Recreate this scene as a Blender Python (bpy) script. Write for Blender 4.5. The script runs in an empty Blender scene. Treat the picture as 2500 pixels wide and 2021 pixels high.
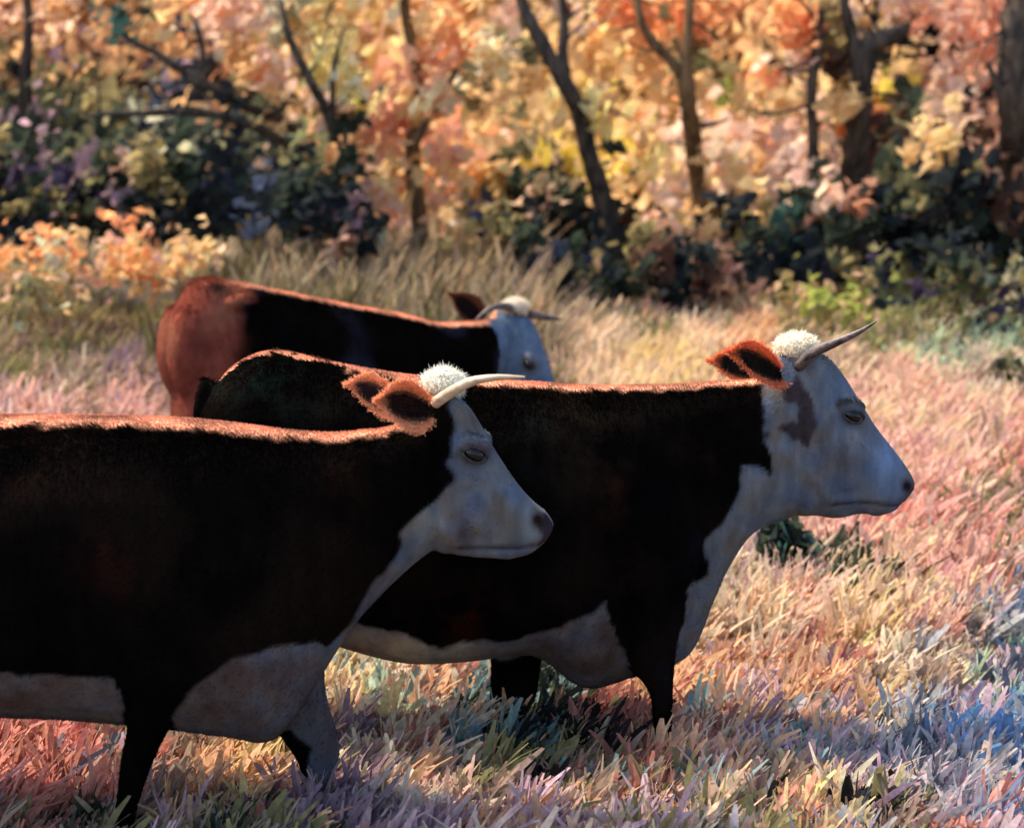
import bpy, math, random
import numpy as np
from mathutils import Vector, Matrix, noise as mnoise

rng = np.random.default_rng(7)
random.seed(7)
sc = bpy.context.scene
col = sc.collection

# ------------------------------------------------------------------ camera, sky, sun, exposure
W, H, F = 2500.0, 2021.0, 3472.0            # photograph's pixels; 50 mm lens on a 36 mm wide frame
CAM_H = 1.81
PITCH = math.atan((H / 2 - 652) / F)
cam_d = bpy.data.cameras.new('camera'); cam = bpy.data.objects.new('camera', cam_d); col.objects.link(cam)
cam_d.lens = 50; cam_d.sensor_width = 36; cam_d.clip_end = 400; cam_d.clip_start = 0.1
cam.location = (0, 0, CAM_H); cam.rotation_euler = (math.pi / 2 - PITCH, 0, 0)
cam_d.dof.use_dof = True; cam_d.dof.focus_distance = 4.85; cam_d.dof.aperture_fstop = 1.5
sc.camera = cam
SUN = Vector((-0.52, 0.20, 0.83)).normalized()      # towards the sun: behind the cattle, from the left
world = bpy.data.worlds.new('World'); sc.world = world; world.use_nodes = True
nt = world.node_tree; nt.nodes.clear()
sky = nt.nodes.new('ShaderNodeTexSky'); sky.sky_type = 'NISHITA'; sky.sun_disc = False
sky.sun_elevation = math.asin(SUN.z); sky.sun_rotation = math.atan2(SUN.x, SUN.y)
sky.air_density = 1.0; sky.dust_density = 2.0
bg = nt.nodes.new('ShaderNodeBackground'); bg.inputs['Strength'].default_value = 0.15
wo = nt.nodes.new('ShaderNodeOutputWorld')
nt.links.new(sky.outputs[0], bg.inputs[0]); nt.links.new(bg.outputs[0], wo.inputs[0])
sun_d = bpy.data.lights.new('sun', 'SUN'); sun_o = bpy.data.objects.new('sun', sun_d); col.objects.link(sun_o)
sun_d.energy = 3.3; sun_d.angle = math.radians(0.6); sun_d.color = (1.0, 0.86, 0.68)
sun_o.rotation_euler = SUN.to_track_quat('Z', 'Y').to_euler()
sun_o.location = (-8, 12, 12)
sc.view_settings.view_transform = 'Standard'; sc.view_settings.look = 'None'
sc.view_settings.exposure = 1.3; sc.view_settings.gamma = 1

# ------------------------------------------------------------------ pixel <-> place
cp, sp = math.cos(PITCH), math.sin(PITCH)
FWD = np.array([0, cp, -sp]); UP = np.array([0, sp, cp]); RT = np.array([1.0, 0, 0]); EYE = np.array([0, 0, CAM_H])

def ray(px, py):
    return FWD + RT * ((px - W / 2) / F) + UP * (-(py - H / 2) / F)
def at(px, py, Y):
    d = ray(px, py); return EYE + d * (Y / d[1])
def at_plane(px, py, p0, n):
    d = ray(px, py); return EYE + d * (np.dot(p0 - EYE, n) / np.dot(d, n))
def proj(P):
    q = np.asarray(P) - EYE
    z = np.maximum(q @ FWD, 0.05)
    return W / 2 + F * (q @ RT) / z, H / 2 - F * (q @ UP) / z

def ground(x, y):
    x = np.asarray(x, float); y = np.asarray(y, float)
    t = y - 5.9
    s = 0.165 * (t + np.sqrt(t * t + 0.5)) * 0.5
    ramp = lambda y0, w: np.where(y > y0 - 2 * w, (lambda q: q * q / (8 * w))(np.clip(y - y0 + 2 * w, 0, 4 * w)) + np.maximum(y - y0 - 2 * w, 0), 0)
    s = s + .75 * ramp(20.5, .9) - .7 * ramp(30, 1.5)
    return s + 0.03 * np.sin(x * 1.3 + y * .7) * np.clip((y - 6) / 4, 0, 1)

# ------------------------------------------------------------------ helpers
def tag(o, label=None, cat=None, group=None, kind=None):
    if label: o['label'] = label
    if cat: o['category'] = cat
    if group: o['group'] = group
    if kind: o['kind'] = kind
    return o
def empty(name, loc):
    o = bpy.data.objects.new(name, None); o.location = loc; o.empty_display_size = .2; col.objects.link(o); return o

def mesh(name, V, faces, mat, parent=None, colr=None, smooth=False, mats=None, mi=None):
    """faces: list of (k x n) index arrays. Vertices are in world space; a parented part is made local to its thing."""
    V = np.asarray(V, np.float32)
    if parent is not None:
        off = np.zeros(3, np.float32); p = parent
        while p is not None:
            off += np.array(p.location, np.float32); p = p.parent
        V = V - off
    me = bpy.data.meshes.new(name)
    me.vertices.add(len(V)); me.vertices.foreach_set('co', V.ravel())
    li = np.concatenate([np.asarray(f, np.int32).ravel() for f in faces])
    lt = np.concatenate([np.full(len(f), np.asarray(f).shape[1], np.int32) for f in faces])
    ls = np.concatenate([[0], np.cumsum(lt)[:-1]]).astype(np.int32)
    me.loops.add(len(li)); me.loops.foreach_set('vertex_index', li)
    me.polygons.add(len(lt)); me.polygons.foreach_set('loop_start', ls); me.polygons.foreach_set('loop_total', lt)
    if smooth is not False: me.polygons.foreach_set('use_smooth', np.ones(len(lt), bool) if smooth is True else np.asarray(smooth, bool))
    if colr is not None:
        ca = me.color_attributes.new('Col', 'FLOAT_COLOR', 'POINT')
        c4 = np.ones((len(V), 4), np.float32); c4[:, :3] = colr; ca.data.foreach_set('color', c4.ravel())
    for m in (mats or [mat]): me.materials.append(m)
    if mi is not None: me.polygons.foreach_set('material_index', np.asarray(mi, np.int32))
    me.update(calc_edges=True); me.validate()
    o = bpy.data.objects.new(name, me); col.objects.link(o)
    if parent is not None: o.parent = parent
    return o

class Soup:
    def __init__(s): s.V = []; s.F = {}; s.C = []; s.n = 0
    def add(s, V, F, C=None):
        V = np.asarray(V, float)
        for f in F:
            f = np.asarray(f) + s.n; s.F.setdefault(f.shape[1], []).append(f)
        s.V.append(V); s.n += len(V)
        if C is not None: s.C.append(np.broadcast_to(np.asarray(C, float), (len(V), 3)))
    def build(s, name, mat, parent=None, **k):
        return mesh(name, np.concatenate(s.V), [np.concatenate(v) for v in s.F.values()], mat, parent,
                    np.concatenate(s.C) if s.C else None, **k)

def catmull(P, sub):
    P = np.asarray(P, float); n = len(P); out = []
    for i in range(n - 1):
        a, b, c, d = P[max(i - 1, 0)], P[i], P[i + 1], P[min(i + 2, n - 1)]
        for k in range(sub):
            t = k / sub
            out.append(.5 * ((2 * b) + (-a + c) * t + (2 * a - 5 * b + 4 * c - d) * t * t + (-a + 3 * b - 3 * c + d) * t ** 3))
    out.append(P[-1]); return np.array(out)

def loft(soup, A, B, w, lat, ex=2.2, ns=28, sub=4):
    """closed skin through rings whose ends are A and B and whose half width along lat is w"""
    D = catmull(np.hstack([np.asarray(A), np.asarray(B), np.asarray(w).reshape(-1, 1)]), sub)
    th = np.linspace(0, 2 * np.pi, ns, endpoint=False)
    cx = np.sign(np.cos(th)) * np.abs(np.cos(th)) ** (2 / ex); cy = np.sign(np.sin(th)) * np.abs(np.sin(th)) ** (2 / ex)
    a, b, ww = D[:, :3], D[:, 3:6], D[:, 6]
    c = (a + b) / 2; v = (a - b) / 2
    R = c[:, None] + v[:, None] * cx[None, :, None] + (ww[:, None, None] * cy[None, :, None]) * np.asarray(lat)[None, None]
    m = len(D); V = np.concatenate([R.reshape(-1, 3), c[:1], c[-1:]])
    i, j = np.meshgrid(np.arange(m - 1), np.arange(ns), indexing='ij'); j2 = (j + 1) % ns
    Q = np.stack([i * ns + j, i * ns + j2, (i + 1) * ns + j2, (i + 1) * ns + j], -1).reshape(-1, 4)
    k = np.arange(ns); k2 = (k + 1) % ns
    T = np.concatenate([np.stack([np.full(ns, m * ns), k2, k], -1), np.stack([np.full(ns, m * ns + 1), (m - 1) * ns + k, (m - 1) * ns + k2], -1)])
    soup.add(V, [Q, T])

def ellipsoid(soup, c, ax, C=None, nu=18, nv=12):
    """ax: three axis vectors scaled by their radii"""
    u = np.linspace(0, 2 * np.pi, nu, endpoint=False); v = np.linspace(-np.pi / 2, np.pi / 2, nv + 1)
    U, Vv = np.meshgrid(u, v)
    P = np.stack([np.cos(U) * np.cos(Vv), np.sin(U) * np.cos(Vv), np.sin(Vv)], -1).reshape(-1, 3) @ np.asarray(ax, float) + np.asarray(c)
    i, j = np.meshgrid(np.arange(nv), np.arange(nu), indexing='ij')
    Q = np.stack([i * nu + j, i * nu + (j + 1) % nu, (i + 1) * nu + (j + 1) % nu, (i + 1) * nu + j], -1).reshape(-1, 4)
    soup.add(P, [Q], C)

def tube(soup, P, r, C=None, ns=9, sub=5, rough=0.0):
    D = catmull(np.hstack([np.asarray(P, float), np.asarray(r, float).reshape(-1, 1)]), sub)
    p, rr = D[:, :3], D[:, 3]
    t = np.gradient(p, axis=0); t /= np.linalg.norm(t, axis=1)[:, None] + 1e-9
    n = np.cross(t, [0.13, 1, 0.07]); n /= np.linalg.norm(n, axis=1)[:, None] + 1e-9; b = np.cross(t, n)
    th = np.linspace(0, 2 * np.pi, ns, endpoint=False)
    k = 1 + rough * rng.normal(size=(len(p), ns))
    R = p[:, None] + (rr[:, None] * k)[..., None] * (np.cos(th)[None, :, None] * n[:, None] + np.sin(th)[None, :, None] * b[:, None])
    m = len(p); V = np.concatenate([R.reshape(-1, 3), p[:1], p[-1:]])
    i, j = np.meshgrid(np.arange(m - 1), np.arange(ns), indexing='ij'); j2 = (j + 1) % ns
    Q = np.stack([i * ns + j, i * ns + j2, (i + 1) * ns + j2, (i + 1) * ns + j], -1).reshape(-1, 4)
    q = np.arange(ns); q2 = (q + 1) % ns
    T = np.concatenate([np.stack([np.full(ns, m * ns), q2, q], -1), np.stack([np.full(ns, m * ns + 1), (m - 1) * ns + q, (m - 1) * ns + q2], -1)])
    soup.add(V, [Q, T], C)

def lin(c):
    c = np.asarray(c, float) / 255
    return np.where(c <= .04045, c / 12.92, ((c + .055) / 1.055) ** 2.4)

def unit(v): return v / (np.linalg.norm(v, axis=-1, keepdims=True) + 1e-9)

# ------------------------------------------------------------------ materials
def mat_new(name):
    m = bpy.data.materials.new(name); m.use_nodes = True; m.node_tree.nodes.clear(); return m, m.node_tree
def leaf_mat(name, transl=.45, rough=.7, vary=.25, nscale=30):
    m, t = mat_new(name); N, L = t.nodes, t.links
    a = N.new('ShaderNodeVertexColor'); a.layer_name = 'Col'
    tc = N.new('ShaderNodeNewGeometry')
    nz = N.new('ShaderNodeTexNoise'); nz.inputs['Scale'].default_value = nscale; nz.inputs['Detail'].default_value = 3
    L.new(tc.outputs['Position'], nz.inputs['Vector'])
    mr = N.new('ShaderNodeMapRange'); mr.inputs['From Min'].default_value = .3; mr.inputs['From Max'].default_value = .7
    mr.inputs['To Min'].default_value = 1 - vary; mr.inputs['To Max'].default_value = 1 + vary
    L.new(nz.outputs[0], mr.inputs[0])
    mx = N.new('ShaderNodeVectorMath'); mx.operation = 'SCALE'
    L.new(a.outputs[0], mx.inputs[0]); L.new(mr.outputs[0], mx.inputs['Scale'])
    d = N.new('ShaderNodeBsdfPrincipled'); d.inputs['Roughness'].default_value = rough; d.inputs['Specular IOR Level'].default_value = 0 if transl < .5 else .03
    tr = N.new('ShaderNodeBsdfTranslucent')
    L.new(mx.outputs[0], d.inputs['Base Color']); L.new(mx.outputs[0], tr.inputs['Color'])
    ms = N.new('ShaderNodeMixShader'); ms.inputs[0].default_value = transl
    L.new(d.outputs[0], ms.inputs[1]); L.new(tr.outputs[0], ms.inputs[2])
    o = N.new('ShaderNodeOutputMaterial'); L.new(ms.outputs[0], o.inputs[0]); return m
def coat_mat(name):
    m, t = mat_new(name); N, L = t.nodes, t.links
    a = N.new('ShaderNodeVertexColor'); a.layer_name = 'Col'
    g = N.new('ShaderNodeNewGeometry'); mp = N.new('ShaderNodeMapping'); mp.inputs['Scale'].default_value = (22, 22, 7)
    L.new(g.outputs['Position'], mp.inputs[0])
    nz = N.new('ShaderNodeTexNoise'); nz.inputs['Scale'].default_value = 1; nz.inputs['Detail'].default_value = 5; nz.inputs['Roughness'].default_value = .6
    L.new(mp.outputs[0], nz.inputs['Vector'])
    mr = N.new('ShaderNodeMapRange'); mr.inputs['From Min'].default_value = .3; mr.inputs['From Max'].default_value = .7
    mr.inputs['To Min'].default_value = .72; mr.inputs['To Max'].default_value = 1.2; L.new(nz.outputs[0], mr.inputs[0])
    mx = N.new('ShaderNodeVectorMath'); mx.operation = 'SCALE'; L.new(a.outputs[0], mx.inputs[0]); L.new(mr.outputs[0], mx.inputs['Scale'])
    d = N.new('ShaderNodeBsdfPrincipled'); d.inputs['Roughness'].default_value = .8; d.inputs['Specular IOR Level'].default_value = 0
    L.new(mx.outputs[0], d.inputs['Base Color'])
    n2 = N.new('ShaderNodeTexNoise'); n2.inputs['Scale'].default_value = 70; n2.inputs['Detail'].default_value = 4; L.new(g.outputs['Position'], n2.inputs['Vector'])
    b = N.new('ShaderNodeBump'); b.inputs['Strength'].default_value = .45; b.inputs['Distance'].default_value = .006
    L.new(n2.outputs[0], b.inputs['Height']); L.new(b.outputs[0], d.inputs['Normal'])
    o = N.new('ShaderNodeOutputMaterial'); L.new(d.outputs[0], o.inputs[0]); return m
def plain_mat(name, c1, c2, scale=(8, 8, 8), rough=.7, bump=.3, spec=.3):
    m, t = mat_new(name); N, L = t.nodes, t.links
    g = N.new('ShaderNodeNewGeometry'); mp = N.new('ShaderNodeMapping'); mp.inputs['Scale'].default_value = scale; L.new(g.outputs['Position'], mp.inputs[0])
    nz = N.new('ShaderNodeTexNoise'); nz.inputs['Scale'].default_value = 1; nz.inputs['Detail'].default_value = 6; L.new(mp.outputs[0], nz.inputs['Vector'])
    cr = N.new('ShaderNodeValToRGB'); cr.color_ramp.elements[0].position = .35; cr.color_ramp.elements[1].position = .65
    cr.color_ramp.elements[0].color = (*c1, 1); cr.color_ramp.elements[1].color = (*c2, 1); L.new(nz.outputs[0], cr.inputs[0])
    d = N.new('ShaderNodeBsdfPrincipled'); d.inputs['Roughness'].default_value = rough; d.inputs['Specular IOR Level'].default_value = spec
    L.new(cr.outputs[0], d.inputs['Base Color'])
    b = N.new('ShaderNodeBump'); b.inputs['Strength'].default_value = bump; b.inputs['Distance'].default_value = .02
    L.new(nz.outputs[0], b.inputs['Height']); L.new(b.outputs[0], d.inputs['Normal'])
    o = N.new('ShaderNodeOutputMaterial'); L.new(d.outputs[0], o.inputs[0]); return m

M_LEAF = leaf_mat('foliage', .6)
M_GRASS = leaf_mat('grass_blades', .42, nscale=45)
M_HAIR = leaf_mat('coat_hair', .35, rough=.55, vary=.15, nscale=60)
M_COAT = coat_mat('cattle_coat')
M_BARK = plain_mat('bark', (.022, .019, .018), (.10, .075, .055), (14, 14, 3), .9, .8, .1)
M_BARKW = plain_mat('warm_bark', (.07, .045, .025), (.22, .13, .06), (14, 14, 3), .9, .8, .1)
M_SOIL = plain_mat('meadow_soil', (.07, .05, .035), (.2, .13, .085), (1.6, 1.6, 1.6), .95, .5, .1)
M_HORN = plain_mat('horn', (.03, .024, .024), (.17, .12, .095), (30, 60, 60), .45, .15, .4)
M_HORN_PALE = plain_mat('pale_horn', (.42, .30, .19), (.72, .56, .38), (18, 50, 50), .45, .15, .4)
M_EYE = plain_mat('eyeball', (.003, .0025, .003), (.008, .006, .006), (30, 30, 30), .16, 0, .35)
M_LID = plain_mat('eyelid_skin', (.022, .018, .02), (.06, .048, .047), (60, 60, 60), .7, .4, .2)

# ------------------------------------------------------------------ colours of the vegetation, by place in view, shade painted in
SRGB = dict(
    P=(244, 176, 114), Y=(252, 210, 124), O=(228, 138, 82), S=(234, 152, 116), K=(238, 176, 150), C=(250, 218, 164),
    T=(186, 142, 90), L=(122, 108, 66), M=(100, 98, 64), G=(58, 68, 54), D=(42, 49, 52), N=(28, 29, 32), B=(62, 72, 92),
    V=(142, 112, 118), R=(94, 66, 52), U=(150, 80, 60), E=(134, 142, 62), W=(228, 184, 56), A=(152, 147, 118), X=(192, 152, 122),
    Z=(66, 56, 78), Q=(58, 94, 84),
    h=(236, 160, 144), r=(202, 118, 98), f=(240, 182, 142), b=(140, 142, 150), l=(164, 136, 146), s=(184, 166, 138), o=(204, 150, 98),
    p=(130, 102, 118), g=(58, 72, 58), e=(122, 116, 66), t=(142, 116, 96), c=(80, 86, 102), u=(72, 120, 166), d=(44, 41, 40),
    y=(238, 184, 112), k=(130, 142, 70), m=(152, 176, 142), w=(226, 184, 164), q=(96, 130, 132), n=(160, 94, 74))
def albedo(c):
    a = lin(c); g = a.mean(); a = (a * .88 + g * .12) / (.88 if g < .09 else .60); k = min(1, .88 / a.max()); return np.clip(.5 * np.minimum(a, .88) + .5 * a * k, .004, .88)
ALB = {k: albedo(v) for k, v in SRGB.items()}
for k in ALB:
    if k.islower(): ALB[k] = (ALB[k] * .80 + ALB[k].mean() * .20) * .86
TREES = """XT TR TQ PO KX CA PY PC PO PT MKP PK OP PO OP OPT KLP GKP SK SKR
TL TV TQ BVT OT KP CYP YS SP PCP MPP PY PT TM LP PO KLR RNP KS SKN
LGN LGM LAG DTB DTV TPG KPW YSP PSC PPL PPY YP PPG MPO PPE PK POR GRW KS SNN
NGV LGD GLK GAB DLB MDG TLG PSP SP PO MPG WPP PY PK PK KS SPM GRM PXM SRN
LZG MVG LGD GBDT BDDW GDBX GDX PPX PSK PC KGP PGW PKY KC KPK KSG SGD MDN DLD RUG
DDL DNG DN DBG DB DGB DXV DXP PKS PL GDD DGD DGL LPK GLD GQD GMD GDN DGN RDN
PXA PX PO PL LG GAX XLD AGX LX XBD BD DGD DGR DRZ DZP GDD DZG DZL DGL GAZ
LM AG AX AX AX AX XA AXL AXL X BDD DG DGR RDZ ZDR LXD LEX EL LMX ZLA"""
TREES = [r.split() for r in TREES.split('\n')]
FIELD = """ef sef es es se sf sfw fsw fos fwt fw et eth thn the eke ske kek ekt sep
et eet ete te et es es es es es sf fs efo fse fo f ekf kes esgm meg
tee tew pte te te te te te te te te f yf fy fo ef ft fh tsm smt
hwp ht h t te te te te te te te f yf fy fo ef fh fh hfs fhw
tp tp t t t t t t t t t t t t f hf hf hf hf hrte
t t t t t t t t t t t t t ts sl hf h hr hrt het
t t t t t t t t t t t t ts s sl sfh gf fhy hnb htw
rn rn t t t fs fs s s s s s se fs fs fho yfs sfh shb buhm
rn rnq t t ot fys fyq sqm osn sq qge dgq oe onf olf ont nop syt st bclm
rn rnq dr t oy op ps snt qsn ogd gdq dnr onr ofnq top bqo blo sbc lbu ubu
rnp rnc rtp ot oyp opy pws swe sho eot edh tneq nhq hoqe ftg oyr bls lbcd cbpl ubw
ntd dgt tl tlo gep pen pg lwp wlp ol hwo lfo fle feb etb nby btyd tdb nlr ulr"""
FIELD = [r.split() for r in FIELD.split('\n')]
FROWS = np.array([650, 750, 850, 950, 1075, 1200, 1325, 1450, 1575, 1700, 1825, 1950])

def pick(s, px, py, sx, sy):
    # patches of one colour: a smooth noise over the place chooses among the colours listed there, shade included
    if len(s) == 1: return s
    v = mnoise.noise(Vector((px / sx, py / sy, 3.3))) + .35 * mnoise.noise(Vector((px / sx * 2.3, py / sy * 2.3, 8.1))) + random.gauss(0, .1)
    w = [-.02, .3] if len(s) == 3 else ([.08] if len(s) == 2 else [-.15, .1, .35])
    return s[min(int(np.searchsorted(w, v)), len(s) - 1)]
def jig(px, py, a):
    return (px + a * mnoise.noise(Vector((px / 60, py / 60, 1.7))) + random.gauss(0, 12), py + a * .8 * mnoise.noise(Vector((px / 60, py / 60, 6.2))) + random.gauss(0, 9))
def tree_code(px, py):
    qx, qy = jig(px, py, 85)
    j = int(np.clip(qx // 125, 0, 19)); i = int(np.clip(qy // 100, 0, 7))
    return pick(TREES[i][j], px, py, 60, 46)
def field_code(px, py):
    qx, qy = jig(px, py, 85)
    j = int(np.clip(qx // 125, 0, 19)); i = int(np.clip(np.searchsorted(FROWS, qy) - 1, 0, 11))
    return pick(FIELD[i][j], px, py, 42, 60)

# ------------------------------------------------------------------ ground
xs = np.concatenate([np.linspace(-60, -12, 13)[:-1], np.linspace(-12, 12, 81), np.linspace(12, 60, 13)[1:]])
ys = np.concatenate([np.linspace(-30, 2, 9)[:-1], np.linspace(2, 24, 89), np.linspace(24, 60, 19)[1:]])
X, Yg = np.meshgrid(xs, ys); Zg = ground(X, Yg)
i, j = np.meshgrid(np.arange(len(ys) - 1), np.arange(len(xs) - 1), indexing='ij'); n = len(xs)
tag(mesh('ground', np.stack([X, Yg, Zg], -1).reshape(-1, 3),
         [np.stack([i * n + j, i * n + j + 1, (i + 1) * n + j + 1, (i + 1) * n + j], -1).reshape(-1, 4)], M_SOIL, smooth=True),
    'sloping meadow ground under the long autumn grass', 'ground', kind='structure')

# ------------------------------------------------------------------ cattle
def in_poly(px, py, poly):
    poly = np.asarray(poly, float); r = np.zeros(len(px), bool); x1, y1 = poly[-1]
    for x2, y2 in poly:
        c = ((y2 > py) != (y1 > py)) & (px < (x1 - x2) * (py - y2) / (y1 - y2 + 1e-9) + x2); r ^= c; x1, y1 = x2, y2
    return r
def poly_sd(px, py, poly):
    poly = np.asarray(poly, float); d = np.full(len(px), 1e9)
    for a, b in zip(poly, np.roll(poly, -1, 0)):
        e = b - a; t = np.clip(((px - a[0]) * e[0] + (py - a[1]) * e[1]) / (e @ e + 1e-9), 0, 1)
        d = np.minimum(d, np.hypot(px - a[0] - t * e[0], py - a[1] - t * e[1]))
    return np.where(in_poly(px, py, poly), d, -d)
def line_d(px, py, pts):
    d = np.full(len(px), 1e9)
    for a, b in zip(np.asarray(pts[:-1], float), np.asarray(pts[1:], float)):
        e = b - a; t = np.clip(((px - a[0]) * e[0] + (py - a[1]) * e[1]) / (e @ e + 1e-9), 0, 1)
        d = np.minimum(d, np.hypot(px - a[0] - t * e[0], py - a[1] - t * e[1]))
    return d
def sstep(a, b, x):
    t = np.clip((x - a) / (b - a), 0, 1); return t * t * (3 - 2 * t)
def vnoise(P, s, seed=0):
    return np.array([mnoise.noise(Vector((p[0] * s + seed, p[1] * s, p[2] * s))) for p in P])
def blend(C, c, m):
    m = np.clip(m, 0, 1)[:, None]; return C * (1 - m) + np.asarray(c) * m

def remesh(soup, vox, it=6):
    tmp = soup.build('remesh_source', M_COAT)
    md = tmp.modifiers.new('r', 'REMESH'); md.mode = 'VOXEL'; md.voxel_size = vox; md.adaptivity = 0
    sm = tmp.modifiers.new('s', 'SMOOTH'); sm.factor = .5; sm.iterations = it
    dg = bpy.context.evaluated_depsgraph_get(); me = tmp.evaluated_get(dg).to_mesh()
    V = np.empty(len(me.vertices) * 3, np.float32); me.vertices.foreach_get('co', V)
    Q = np.empty(len(me.loops), np.int32); me.loops.foreach_get('vertex_index', Q)
    Nn = np.empty(len(me.vertices) * 3, np.float32); me.vertices.foreach_get('normal', Nn)
    Q = Q.reshape(-1, 4)
    tmp.evaluated_get(dg).to_mesh_clear(); src = tmp.data; bpy.data.objects.remove(tmp); bpy.data.meshes.remove(src)
    return V.reshape(-1, 3).astype(float), Q, Nn.reshape(-1, 3).astype(float)

def strands(P, D, L, w, C, bend=None):
    """n hairs: thin two-segment blades from P along D, length L"""
    n = len(P); s = unit(np.cross(D, unit(rng.normal(size=(n, 3))))) * (w / 2 if np.isscalar(w) else (w / 2)[:, None])
    L = L[:, None]; b = np.zeros((n, 3)) if bend is None else bend
    mid = P + D * L * .55; tip = P + D * L + b * L
    V = np.stack([P - s, P + s, mid - s * .8 + b * L * .25, mid + s * .8 + b * L * .25, tip], 1).reshape(-1, 3)
    k = np.arange(n)[:, None] * 5
    Q = k + np.array([[0, 1, 3, 2]]); T = k + np.array([[2, 3, 4]])
    return V, Q, T, np.repeat(C, 5, 0)

def cow_body(root, soup, vox, paint, sculpt=None, hairs=40000, fwd=(1, 0, 0), hl=(.009, .022), keep=None):
    V, Q, N = remesh(soup, vox)
    if sculpt is not None: V = V + sculpt(V, N)
    C = paint(V, N)
    a = np.linalg.norm(np.cross(V[Q[:, 1]] - V[Q[:, 0]], V[Q[:, 3]] - V[Q[:, 0]]), axis=1)
    cen = V[Q].mean(1); a = a * (1 + 5 * sstep(.45, .9, N[Q].mean(1)[:, 2]))
    if keep is not None: a = a * keep(cen)
    f = rng.choice(len(Q), hairs, p=a / a.sum()); w = rng.dirichlet([1, 1, 1, 1], hairs)
    P = (V[Q[f]] * w[..., None]).sum(1); NN = unit((N[Q[f]] * w[..., None]).sum(1)); CC = (C[Q[f]] * w[..., None]).sum(1)
    flow = -np.asarray(fwd) * .8 + np.array([0, 0, -.55]); flow = flow[None] + rng.normal(size=(hairs, 3)) * .35
    flow = flow - NN * (flow * NN).sum(1)[:, None]
    up = sstep(.5, .95, NN[:, 2])
    D = unit(NN * (.25 + .5 * up)[:, None] + unit(flow) * .8)
    L = rng.uniform(hl[0], hl[1], hairs) * (1 + .35 * up)
    CC = CC * rng.uniform(.85, 1.12, (hairs, 1))
    L = L * np.where(CC.mean(1) > .09, .55, 1)
    hv, hq, ht, hc = strands(P - NN * .002, D, L, .0028, CC)
    n0 = len(V); VV = np.concatenate([V, hv]); CA = np.concatenate([C, hc])
    mi = np.concatenate([np.zeros(len(Q)), np.ones(len(hq) + len(ht))]).astype(np.int32)
    sm = mi == 0
    return mesh('body', VV, [Q, hq + n0, ht + n0], None, root, CA, smooth=sm, mats=[M_COAT, M_HAIR], mi=mi)

def tuft(root, c, r, ax, n=5000, colr=(.82, .76, .62), length=(.009, .024)):
    s = Soup(); A = np.asarray(ax) * np.asarray(r)[:, None]
    ellipsoid(s, c, A * .95, colr)
    d = unit(rng.normal(size=(n, 3))); P = c + (d @ A) * rng.uniform(.7, .95, (n, 1))
    D = unit((d @ A) / np.mean(r) + np.array([0, 0, -.1]) + rng.normal(size=(n, 3)) * .85)
    hv, hq, ht, hc = strands(P, D, rng.uniform(*length, n), .0042, np.asarray(colr) * rng.uniform(.8, 1.1, (n, 1)), rng.normal(size=(n, 3)) * .3)
    s.add(hv, [hq, ht], hc)
    return s.build('poll_tuft', M_HAIR, root)

def ear(root, base, tip, wid, cup, wmax, outer, inner, cupd=.35, fringe=900, name='ear'):
    base, tip = np.asarray(base), np.asarray(tip); ax = tip - base; Ln = np.linalg.norm(ax)
    wid = unit(np.asarray(wid, float)); cup = unit(np.asarray(cup, float))
    nu, nv = 22, 14; s = Soup(); G = []
    for k in (0, 1):
        P = np.zeros((nu, nv, 3))
        for a in range(nu):
            t = a / (nu - 1); hw = wmax * (.32 * (1 - t) ** 2 + math.sin(math.pi * min(1, t * .93 + .03)) ** .75) * (1 - t ** 6 * .9)
            for b in range(nv):
                q = -1 + 2 * b / (nv - 1)
                depth = cupd * hw * (q * q - .35) * (1 - .45 * t) * 2
                P[a, b] = base + ax * t + wid * hw * q + cup * (depth + (.004 if k else -.004) * (1 - q ** 4) - .10 * Ln * t * t)
        G.append(P)
    idx = np.arange(nu * nv).reshape(nu, nv)
    Q = np.stack([idx[:-1, :-1], idx[1:, :-1], idx[1:, 1:], idx[:-1, 1:]], -1).reshape(-1, 4)
    q = np.abs(np.linspace(-1, 1, nv))[None, :] * np.ones((nu, 1)); tt = np.linspace(0, 1, nu)[:, None] * np.ones((1, nv))
    rim = np.clip(sstep(.46, .8, q) + sstep(.72, .95, tt), 0, 1).reshape(-1)
    ci = np.asarray(inner) * (1 - rim[:, None]) + np.asarray(outer) * rim[:, None]
    s.add(G[0].reshape(-1, 3), [Q], np.asarray(outer)); s.add(G[1].reshape(-1, 3), [Q[:, ::-1]], ci)
    edge = np.concatenate([idx[:, 0], idx[-1], idx[::-1, -1]]); B2 = np.stack([edge[:-1], edge[1:], edge[1:] + nu * nv, edge[:-1] + nu * nv], -1)
    s.F.setdefault(4, []).append(B2)
    g = G[0].reshape(-1, 3); k = rng.choice(np.nonzero(rim > .3)[0], fringe); P = g[k] + rng.normal(size=(fringe, 3)) * .004
    out = unit(P - (base + ax * np.clip((P - base) @ ax / Ln ** 2, 0, .9)[:, None]))
    D = unit(out + ax / Ln * .5 + rng.normal(size=(fringe, 3)) * .45)
    hv, hq, ht, hc = strands(P, D, rng.uniform(.005, .015, fringe), .003, np.asarray(outer) * rng.uniform(.75, 1.35, (fringe, 1)))
    s.add(hv, [hq, ht], hc)
    k = rng.integers(0, nu * nv, fringe); P = G[1].reshape(-1, 3)[k]
    D = unit(cup * .5 + ax / Ln + rng.normal(size=(fringe, 3)) * .5)
    hv, hq, ht, hc = strands(P, D, rng.uniform(.01, .025, fringe), .0025, ci[k] * rng.uniform(.8, 1.2, (fringe, 1)))
    s.add(hv, [hq, ht], hc)
    return s.build(name, M_HAIR, root, smooth=True)

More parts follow.
